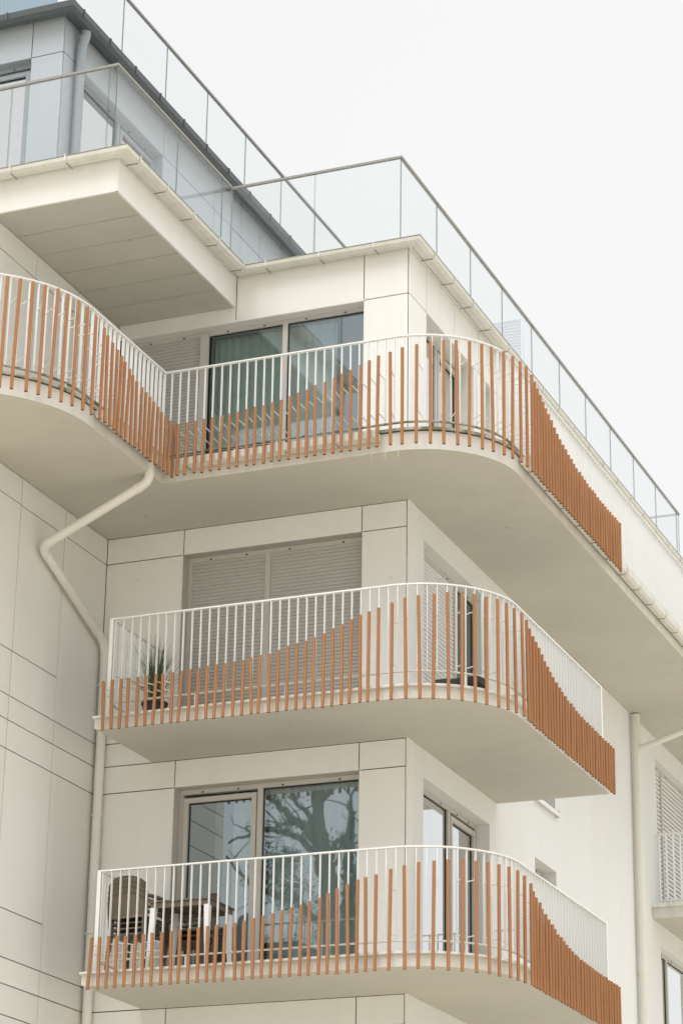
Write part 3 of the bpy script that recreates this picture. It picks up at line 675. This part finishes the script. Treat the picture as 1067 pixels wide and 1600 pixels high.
for s_ in [0.6+1.25*i for i in range(22)]:
    p, t, n = place(base, s_); po = MB(); po.box((p.x-0.012, p.y-0.012, S+0.262), (p.x+0.012, p.y+0.012, zl-0.014), 'white'); po.build('post', root)
O3 = 0.19; X3 = -2.5+O3
pos = []
for i in range(16):
    a = -5.0-5.05*i; q = arc(LX, LY, LR+O3, a, a, 1)[0]; pos.append((Vector(q), 'L'))
y = -1.60
while y > LY-0.05: pos.append((Vector((X3, y)), 'L')); y -= 0.1065
x = X3+0.085
while x < AC: pos.append((Vector((x, -1.45-O3)), 'F')); x += 0.1075
r3 = AR+O3; a0 = -90+math.degrees((x-AC)/r3)*0+3.0; n_ = 14
for i in range(n_): 
    a = a0+(-1.0-a0)*i/(n_-1); q = arc(AC, -AC, r3, a, a, 1)[0]; pos.append((Vector(q), 'F'))
y = -AC+0.08
while y < 3.22: pos.append((Vector((1.45+O3, y)), 'F')); y += 0.1075
pos.sort(key=lambda q: (Vector((q[0].x, q[0].y, 6.5))-CP).length + (50 if (q[0].x < -3.1) else 0))
bigs, bigb = MB(), MB()
for i, (p, tg) in enumerate(pos):
    if tg == 'L': zt = lerp_tab(TAB3L, p.y if p.x > -3.3 else -4.9)
    else:
        ang = math.degrees(math.atan2(p.y, p.x)); corr = 0.055*max(0, math.sin(R_(2*abs(ang)))) if p.x > 0 and p.y < 0 else 0
        zt = lerp_tab(TAB3, keyu(p))-corr
    if i < 100: slat_obj(root, p, S-0.008, zt, bars, zl)
    else: slat_obj(root, p, S-0.008, zt, bars, zl, big=bigs, bz=bigb)
if bigs.v:
    o = bigs.build('far_slats', root, recalc=False); o['kind'] = 'stuff'; bo = bigb.build('bracket', o, loc=o['_w'], recalc=False)
ic = MB()
for (x, y) in ((0.10, -1.447), (0.24, -1.447), (0.27, -1.448), (0.42, -1.44)):
    ic.tube([(x, y, S+0.002), (x+0.002, y, S-0.05-rnd.random()*0.07)], 0.0028, 'white', n=5, radii=[0.0035, 0.0012])
ic.build('limescale_drip', root)

# ---- small balcony at the right
rb = thing('balcony', 'small white railed balcony at the right edge of the photo, before pale louvred shutters', 'balcony', (0.7, 11.5, H))
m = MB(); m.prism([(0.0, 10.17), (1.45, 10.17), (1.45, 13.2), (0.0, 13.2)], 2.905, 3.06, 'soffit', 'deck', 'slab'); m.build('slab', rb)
m = MB(); m.box((0.0, 10.13, 3.062), (1.49, 13.24, 3.125), 'flash'); m.build('edge_flashing', rb)
m = MB(); m.box((0.0, 10.45, 4.225), (1.42, 10.485, 4.25), 'white'); m.box((1.385, 10.49, 4.225), (1.42, 13.1, 4.25), 'white'); m.build('handrail', rb)
m = MB(); m.box((0.0, 10.45, 3.215), (1.42, 10.485, 3.235), 'white'); m.box((1.385, 10.49, 3.215), (1.42, 13.1, 3.235), 'white'); m.build('bottom_rail', rb)
for i in range(13): baluster(rb, Vector((0.06+0.108*i, 10.467)), Vector((0.5, 0.87)), 3.236, 4.224)
for i in range(24): baluster(rb, Vector((1.402, 10.58+0.108*i)), Vector((0.87, 0.5)), 3.236, 4.224)

# ------------------------------------------------------------------ glass railings
def glass_rail(label, path, z0, z1, step, start=0.0, mt='gl_rail', corner=True, ends=True, th=0.010):
    root = thing('glass_railing', label, 'railing', (path[0][0], path[0][1], z0), 'glass railings of the roof terraces')
    h = MB(); h.sweep(lambda d: poly_off(path, d), [(-0.02, z1), (0.02, z1), (0.02, z1+0.028), (-0.02, z1+0.028)], 'steel'); h.build('handrail', root)
    sh = MB(); sh.sweep(lambda d: poly_off(path, d), [(-0.03, z0-0.06), (0.03, z0-0.06), (0.03, z0), (-0.03, z0)], 'flash'); sh.build('base_channel', root)
    P = [Vector(p) for p in path]; k = 0
    for si, (a, b) in enumerate(zip(P, P[1:])):
        L = (b-a).length; t = (b-a)/L; n = Vector((t.y, -t.x)); st = start[si] if isinstance(start, (list, tuple)) else start
        cuts = [0.0]; c = st if st > 0.05 else step
        while c < L-0.1: cuts.append(c); c += step
        cuts.append(L)
        for c0, c1 in zip(cuts, cuts[1:]):
            q0 = a+t*(c0+0.006); q1 = a+t*(c1-0.006); g = MB(); o = n*th/2
            V = [(q0-o), (q1-o), (q1+o), (q0+o)]
            VV = [(v.x, v.y, z0) for v in V]+[(v.x, v.y, z1-0.001) for v in V]
            g.add(VV, [(0, 1, 5, 4), (2, 3, 7, 6)], mt); g.add(VV, [(0, 4, 7, 3), (1, 2, 6, 5)], 'gl_edge'); g.add(VV, [(4, 5, 6, 7)], 'gl_edge')
            g.build('glass_panel', root, recalc=False); k += 1
    return root
glass_rail('glass railing around the lower roof terrace, turning the building corner', [(-9.0, -3.27), (-2.39, -3.27), (-2.39, -0.07), (-0.10, -0.07), (-0.10, 12.95), (-1.6, 12.95)], 9.20, 10.33, 1.288, (5.22, 1.62, 1.14, 1.28, 0.0))
glass_rail('glass railing on the roof of the grey top storey', [(-3.73, -2.0), (-3.73, 7.0)], 12.06, 13.10, 1.285, 0.02)
glass_rail('frosted glass railing above the front gutter of the grey top storey', [(-9.0, -2.0), (-3.98, -2.0)], 12.10, 13.10, 0.62, 0.5, mt='frost')

# ------------------------------------------------------------------ louvre screen on the roof
ls = thing('louvre_screen', 'pale slatted screen standing on the roof behind the glass railing', 'screen', (-0.55, 5.3, 9.17))
m = MB()
for x in (-0.80, -0.325): m.box((x, 5.28, 9.17), (x+0.035, 5.32, 10.60), 'louv')
m.box((-0.765, 5.28, 10.565), (-0.325, 5.32, 10.60), 'louv'); m.build('frame', ls)
m = MB(); z = 9.25
while z < 10.55:
    m.obox((-0.545, 5.30, z), (0.218, 0, 0), (0, 0.016, -0.012), (0, 0.0025, 0.003), 'louv'); z += 0.048
m.build('louvre_slats', ls)

# ------------------------------------------------------------------ things on the balconies
FL = 0.185
def make_table():
    t = thing('garden_table', 'square brown resin table with white tapered legs on the lowest balcony', 'table', (-2.12, -1.07, FL))
    m = MB(); x0, x1, y0, y1, z = -2.50, -1.75, -1.37, -0.72, 0.89
    m.box((x0, y0, z), (x1, y1, z+0.018), 'brown')
    for i in range(7):
        xx = x0+0.03+i*(x1-x0-0.06)/6.0; m.box((xx-0.008, y0+0.02, z-0.014), (xx+0.008, y1-0.02, z-0.001), 'brown')
    m.build('tabletop', t, bevel=0.006)
    m = MB()
    for q in (((x0+.02, y0+.02, z-.06), (x1-.02, y0+.035, z-.002)), ((x0+.02, y1-.035, z-.06), (x1-.02, y1-.02, z-.002)), ((x0+.02, y0+.035, z-.06), (x0+.035, y1-.035, z-.002)), ((x1-.035, y0+.035, z-.06), (x1-.02, y1-.035, z-.002))): m.box(q[0], q[1], 'brown')
    m.build('apron', t)
    for sx, sy in ((0, 0), (1, 0), (1, 1), (0, 1)):
        x = x0+0.055 if sx == 0 else x1-0.055; y = y0+0.055 if sy == 0 else y1-0.055; ox = -0.045 if sx == 0 else 0.02; oy = -0.03 if sy == 0 else 0.03
        m = MB(); P = []
        for (cx, cy, zz, h) in ((x, y, z-0.004, 0.034), (x+ox, y+oy, FL, 0.018)):
            P += [(cx-h, cy-h, zz), (cx+h, cy-h, zz), (cx+h, cy+h, zz), (cx-h, cy+h, zz)]
        m.add(P, [(0, 1, 2, 3), (7, 6, 5, 4), (0, 4, 5, 1), (1, 5, 6, 2), (2, 6, 7, 3), (3, 7, 4, 0)], 'tleg'); m.build('leg', t, bevel=0.004)
    return t
make_table()
def chair_parts():
    """local chair facing -Y, origin at floor centre; returns list of (name, MB)"""
    L = []
    s = MB(); n = 8; vs = []
    for i in range(n+1):
        for j in range(n+1):
            u = -1+2*i/n; v = -1+2*j/n; dz = -0.022*(1-u*u)*(1-v*v)-0.02*max(0, -v-0.6)
            vs.append((u*0.225*(1-0.05*v), v*0.215, 0.43+dz))
    top = [(a, b, c) for a, b, c in vs]; bot = [(a, b, c-0.02) for a, b, c in vs]; N = n+1
    fs = [(i*N+j, (i+1)*N+j, (i+1)*N+j+1, i*N+j+1) for i in range(n) for j in range(n)]; k = len(vs)
    ring = [i*N for i in range(N)]+[n*N+j for j in range(1, N)]+[i*N+n for i in range(n-1, -1, -1)]+[j for j in range(n-1, 0, -1)]
    s.add(top+bot, fs+[tuple(q+k for q in f[::-1]) for f in fs]+[(ring[a], ring[(a+1) % len(ring)], ring[(a+1) % len(ring)]+k, ring[a]+k) for a in range(len(ring))], 'brown', True); L.append(('seat', s))
    b = MB(); nu, nv = 12, 8; P = []; Q = []
    for i in range(nu+1):
        u = -1+2*i/nu; top_z = 0.865-0.085*abs(u)**3.0
        for j in range(nv+1):
            v = j/nv; z0 = 0.585+0.012*u*u; z = z0+(top_z-z0)*v; y = 0.215+(z-0.43)*0.20-0.05*u*u; P.append((u*0.25*(1-0.03*v), y, z)); Q.append((u*0.25*(1-0.03*v), y+0.018, z))
    N = nv+1; fs = [(i*N+j, (i+1)*N+j, (i+1)*N+j+1, i*N+j+1) for i in range(nu) for j in range(nv)]; k = len(P)
    ring = [i*N for i in range(nu+1)]+[nu*N+j for j in range(1, N)]+[i*N+nv for i in range(nu-1, -1, -1)]+[j for j in range(nv-1, 0, -1)]
    b.add(P+Q, fs+[tuple(q+k for q in f[::-1]) for f in fs]+[(ring[a], ring[(a+1) % len(ring)], ring[(a+1) % len(ring)]+k, ring[a]+k) for a in range(len(ring))], 'brown', True)
    for i in range(3):      # grooves of the back as slim raised ribs
        u = -0.5+0.5*i; b.obox((u*0.23, 0.215+0.31*0.2-0.05*u*u-0.004, 0.735), (0.006, 0, 0), (0, 0.004, 0), (0, 0.019, 0.095), 'brown')
    for sx in (-1, 1): b.tube([(sx*0.205, 0.205, 0.41), (sx*0.215, 0.225, 0.52), (sx*0.222, 0.215, 0.64)], 0.02, 'brown', n=8)
    L.append(('backrest', b))
    for sx in (-1, 1):
        a = MB(); a.tube([(sx*0.225, 0.225, 0.655), (sx*0.262, 0.10, 0.655), (sx*0.272, -0.08, 0.65), (sx*0.262, -0.17, 0.625), (sx*0.245, -0.19, 0.56), (sx*0.235, -0.185, 0.43)], 0.02, 'brown', n=8, radii=[.018, .024, .026, .022, .018, .018]); L.append(('armrest', a))
        for sy in (-1, 1):
            l = MB(); xt, yt = sx*0.21, sy*0.19; xb, yb = sx*0.245, sy*0.225
            l.tube([(xt, yt, 0.425), (xb, yb, 0.0)], 0.02, 'brown', n=8, radii=[0.027, 0.016]); L.append(('leg', l))
    return L
CH = chair_parts()
meshes = []
for nme, mb in CH:
    me = bpy.data.meshes.new(nme); me.from_pydata(mb.v, [], mb.f); [me.materials.append(MT[q]) for q in mb.mats]
    me.polygons.foreach_set('use_smooth', mb.sm); me.update(); meshes.append((nme, me))
ordn = ['bottom', 'second lowest', 'third lowest', 'top']
for (x, y, rz, n, where) in ((-2.82, -0.98, R_(176), 4, 'at the balcony end'), (-2.45, -0.42, R_(-80), 3, 'behind the brown table')):
    for i in range(n):
        word = ordn[i] if i < n-1 else 'topmost'
        t = thing('stacking_chair', f'brown resin armchair, {word} in the stack {where}', 'chair', (x, y+0.004*i, FL+0.062*i), 'stacked brown armchairs')
        t.rotation_euler = (0, 0, rz)
        for nme, me in meshes:
            o = bpy.data.objects.new(nme, me); scene.collection.objects.link(o); o.parent = t

# potted grass
px, py_, pz = -2.72, -0.98, H+FL
pp = thing('potted_grass', 'spiky ornamental grass in a dark pot on the middle balcony', 'plant', (px, py_, pz))
m = MB(); N = 24; prof = [(0.0, 0.0), (0.105, 0.0), (0.145, 0.19), (0.155, 0.19), (0.155, 0.215), (0.138, 0.215), (0.13, 0.18), (0.0, 0.18)]
vs = [(px+r*math.cos(2*math.pi*j/N), py_+r*math.sin(2*math.pi*j/N), pz+z) for r, z in prof for j in range(N)]
m.add(vs, [(i*N+j, i*N+(j+1) % N, (i+1)*N+(j+1) % N, (i+1)*N+j) for i in range(len(prof)-1) for j in range(N)], 'pot', True); m.build('pot', pp)
g = MB(); dry = MB()
for i in range(210):
    a = rnd.random()*2*math.pi; lean = abs(rnd.gauss(0, 0.22)); L = rnd.uniform(0.45, 0.92); wd = rnd.uniform(0.0025, 0.006)
    bx, by = px+math.cos(a)*rnd.random()*0.08, py_+math.sin(a)*rnd.random()*0.08; d = Vector((math.cos(a), math.sin(a), 0)); sidev = Vector((-d.y, d.x, 0)); ds = rnd.uniform(-0.5, 0.5)
    sidev = (sidev*math.cos(ds*3)+d*math.sin(ds*3)).normalized(); vs = []
    droop = rnd.random() < 0.12
    if droop: lean = rnd.uniform(0.6, 0.9); L *= 0.95
    for j in range(8):
        t = j/7; out_ = lean*L*(t**1.7)*1.1; hz = L*(t-0.30*lean*t*t*(2.6 if droop else 1.2)); c = Vector((bx, by, pz+0.18+hz))+d*out_; ww = wd*(1-t**2.2)+0.0006
        vs += [c-sidev*ww, c+sidev*ww]
    (dry if droop else g).add(vs, [(2*j, 2*j+1, 2*j+3, 2*j+2) for j in range(7)], 'dry' if droop else 'blade')
g.build('leaves', pp, recalc=False); dry.build('dry_stalks', pp, recalc=False)

# dark tray on the middle balcony
tr = thing('planter_tray', 'low dark planter trough on the curve of the middle balcony', 'planter', (0.90, -0.78, H+FL))
m = MB()
def trp(u, v, z):
    a = R_(-4); return (0.93+u*math.cos(a)-v*math.sin(a), -0.86+u*math.sin(a)+v*math.cos(a), H+FL+z)
m.box((-0.26, -0.10, 0.0), (0.26, 0.10, 0.05), 'pot', trp)
for q in (((-0.28, -0.12, 0.05), (0.28, -0.10, 0.13)), ((-0.28, 0.10, 0.05), (0.28, 0.12, 0.13)), ((-0.28, -0.10, 0.05), (-0.26, 0.10, 0.13)), ((0.26, -0.10, 0.05), (0.28, 0.10, 0.13))): m.box(q[0], q[1], 'pot', trp)
m.build('trough', tr, bevel=0.006)
m = MB(); m.box((-0.24, -0.115, 0.132), (-0.10, 0.115, 0.145), 'pot', trp); m.build('lid', tr, bevel=0.004)

# ------------------------------------------------------------------ trees in front of the building (seen mirrored in the windows)
def tree(name, label, x, y, h, seed, kind):
    rr = random.Random(seed); t = thing(name, label, 'tree', (x, y, G0), 'trees opposite the building')
    tr_ = MB(); cr = MB()
    def limb(p, d, L, r, lev):
        pts = [p]; n = 6; q = p.copy(); dd = d.copy(); rad = [r]
        for i in range(n):
            dd = (dd+Vector((rr.gauss(0, .13), rr.gauss(0, .13), rr.gauss(0.06, .09)))).normalized(); q = q+dd*L/n; pts.append(q.copy()); rad.append(r*(1-0.6*(i+1)/n))
        tr_.tube(pts, r, 'bark', n=8, radii=rad)
        if lev > 0:
            for k in range(2 if lev > 1 else 3):
                i = rr.randint(2, n); a = rr.random()*6.28; side = Vector((math.cos(a), math.sin(a), rr.uniform(0.1, 0.9))).normalized()
                limb(pts[i], (dd*0.6+side).normalized(), L*0.58, rad[i]*0.7, lev-1)
        if lev <= 1:
            for k in range(0 if lev or pts[n].z > G0+h*0.74 else 7):
                c = pts[rr.randint(3, n)]+Vector((rr.gauss(0, .5), rr.gauss(0, .5), rr.gauss(0, .35)))
                for z in range(220):
                    o = c+Vector((rr.gauss(0, .34), rr.gauss(0, .34), rr.gauss(0, .2))); s_ = rr.uniform(.02, .05)
                    u = Vector((rr.gauss(0, 1), rr.gauss(0, 1), rr.gauss(0, 1))).normalized(); v = u.orthogonal().normalized()
                    cr.add([o-u*s_, o-v*s_*.5, o+u*s_, o+v*s_*.5], [(0, 1, 2, 3)], 'leaf')
    base = Vector((x, y, G0))
    if kind == 'broad':
        top = Vector((x+0.3, y, G0+h*0.55)); tr_.tube([base, base.lerp(top, .5)+Vector((.15, 0, 0)), top], .4, 'bark', n=12, radii=[.55, .4, .32])
        for k in range(4):
            a = k*1.6+rr.random()*.4; limb(base.lerp(top, rr.uniform(.72, 1.0)), Vector((math.cos(a)*.8, math.sin(a)*.8, .75)).normalized(), h*.36, .26, 2)
    else:
        tr_.tube([base, base+Vector((0, 0, h))], .2, 'bark', n=8, radii=[.22, .03])
        for i in range(3200):
            f_ = rr.random(); z = h*(.06+.94*f_); R0 = (1-f_)**.8*h*.032+.05; a = rr.random()*6.28; q = R0*math.sqrt(rr.random())
            o = base+Vector((math.cos(a)*q, math.sin(a)*q, z)); s_ = rr.uniform(.08, .2); u = Vector((rr.gauss(0, .5), rr.gauss(0, .5), 1)).normalized(); v = u.orthogonal().normalized()
            cr.add([o-u*s_, o-v*s_*.4, o+u*s_, o+v*s_*.4], [(0, 1, 2, 3)], 'leaf')
    tr_.build('trunk', t, recalc=False); cr.build('crown', t, recalc=False)
tree('cypress_tree', 'narrow pointed cypress across the street, mirrored at the right of the window', -14.7, -34.0, 18.7, 8, 'cyp')
ft = thing('broadleaf_tree', 'tall forked tree across the street, mirrored in the lowest balcony window', 'tree', (-12.2, -28.0, G0), 'trees opposite the building')
rr = random.Random(21); tm = MB(); tips = []
def limb_pts(pts, r0, r1, yj=0.5):
    P = [Vector(p) for p in pts]; out_ = []
    for a_, b_ in zip(P, P[1:]):
        for j in range(5): out_.append(a_.lerp(b_, j/5)+Vector((rr.gauss(0, .025), rr.gauss(0, .05), rr.gauss(0, .025))))
    out_.append(P[-1]); N_ = len(out_)
    tm.tube(out_, r0, 'bark', n=10, radii=[r0+(r1-r0)*i/(N_-1) for i in range(N_)]); return out_
limb_pts([(-12.2, -28, G0), (-12.3, -28, 0), (-12.49, -28, 5.0), (-12.62, -28, 6.8), (-12.81, -28, 8.48), (-13.02, -28, 9.42)], .36, .21)
subs = [([(-13.02, -28, 9.40), (-13.17, -28.1, 10.2), (-13.3, -28.2, 11.4), (-13.2, -28.6, 14.0)], .19, .06), ([(-12.93, -28, 9.05), (-13.36, -27.9, 9.68), (-13.86, -27.8, 10.04), (-14.29, -27.7, 10.55), (-15.0, -27.5, 11.6)], .12, .05),
        ([(-13.06, -28, 9.5), (-13.53, -28.1, 10.21), (-13.79, -28.2, 10.58), (-14.4, -28.4, 12.0)], .08, .03), ([(-12.88, -28, 8.85), (-13.52, -28, 9.46), (-14.02, -28, 9.71), (-14.61, -28, 9.75), (-15.4, -28, 9.5)], .10, .03),
        ([(-12.84, -28, 8.75), (-12.61, -28, 9.27), (-12.37, -28, 9.42), (-12.12, -28, 9.1), (-11.9, -28, 8.5)], .09, .03), ([(-12.81, -28, 8.4), (-12.55, -28, 8.84), (-12.42, -28, 9.3), (-12.2, -28, 10.4)], .07, .03),
        ([(-12.7, -28, 7.2), (-13.5, -27.6, 7.9), (-14.3, -27.3, 8.1), (-15.0, -27, 8.9)], .09, .03), ([(-13.17, -28.1, 10.2), (-12.6, -28.5, 11.2), (-11.8, -28.8, 12.8)], .09, .03)]
for pts, r0, r1 in subs:
    q = limb_pts(pts, r0, r1); tips += q[6:]
    for _ in range(5):
        p0 = q[rr.randint(5, len(q)-1)]; d0 = Vector((rr.gauss(0, 1), rr.gauss(0, .8), rr.gauss(.3, .6))).normalized()
        t_ = [p0, p0+d0*.35+Vector((0, 0, .03)), p0+d0*.7+Vector((rr.gauss(0, .1), 0, .1)), p0+d0*1.05+Vector((rr.gauss(0, .15), 0, .2))]
        tm.tube(t_, .02, 'bark', n=6, radii=[.028, .02, .013, .006]); tips.append(t_[-1])
tm.build('trunk', ft, recalc=False)
cm = MB()
cl_ = [t_ for t_ in tips if t_.z > 11 or rr.random() < 0.10]+[Vector((-13.9+rr.gauss(0, .45), -28+rr.gauss(0, .3), 8.7+rr.gauss(0, .42))) for _ in range(26)]+[Vector((-12.9+rr.gauss(0, .9), -28.4+rr.gauss(0, .3), 7.3+rr.gauss(0, .7))) for _ in range(30)]
for c in cl_:
    for _ in range(150):
        o = c+Vector((rr.gauss(0, .17), rr.gauss(0, .2), rr.gauss(0, .10))); s_ = rr.uniform(.018, .045)
        u = Vector((rr.gauss(0, 1), rr.gauss(0, 1), rr.gauss(0, 1))).normalized(); v = u.orthogonal().normalized()
        cm.add([o-u*s_, o-v*s_*.5, o+u*s_, o+v*s_*.5], [(0, 1, 2, 3)], 'leaf')
cm.build('crown', ft, recalc=False)

# ------------------------------------------------------------------ ground
m = MB(); m.add([(-400, -400, G0), (400, -400, G0), (400, 400, G0), (-400, 400, G0)], [(0, 1, 2, 3)], 'ground')
go = m.build('ground', recalc=False); go['kind'] = 'structure'
for o in scene.objects:
    if '_w' in o: del o['_w']
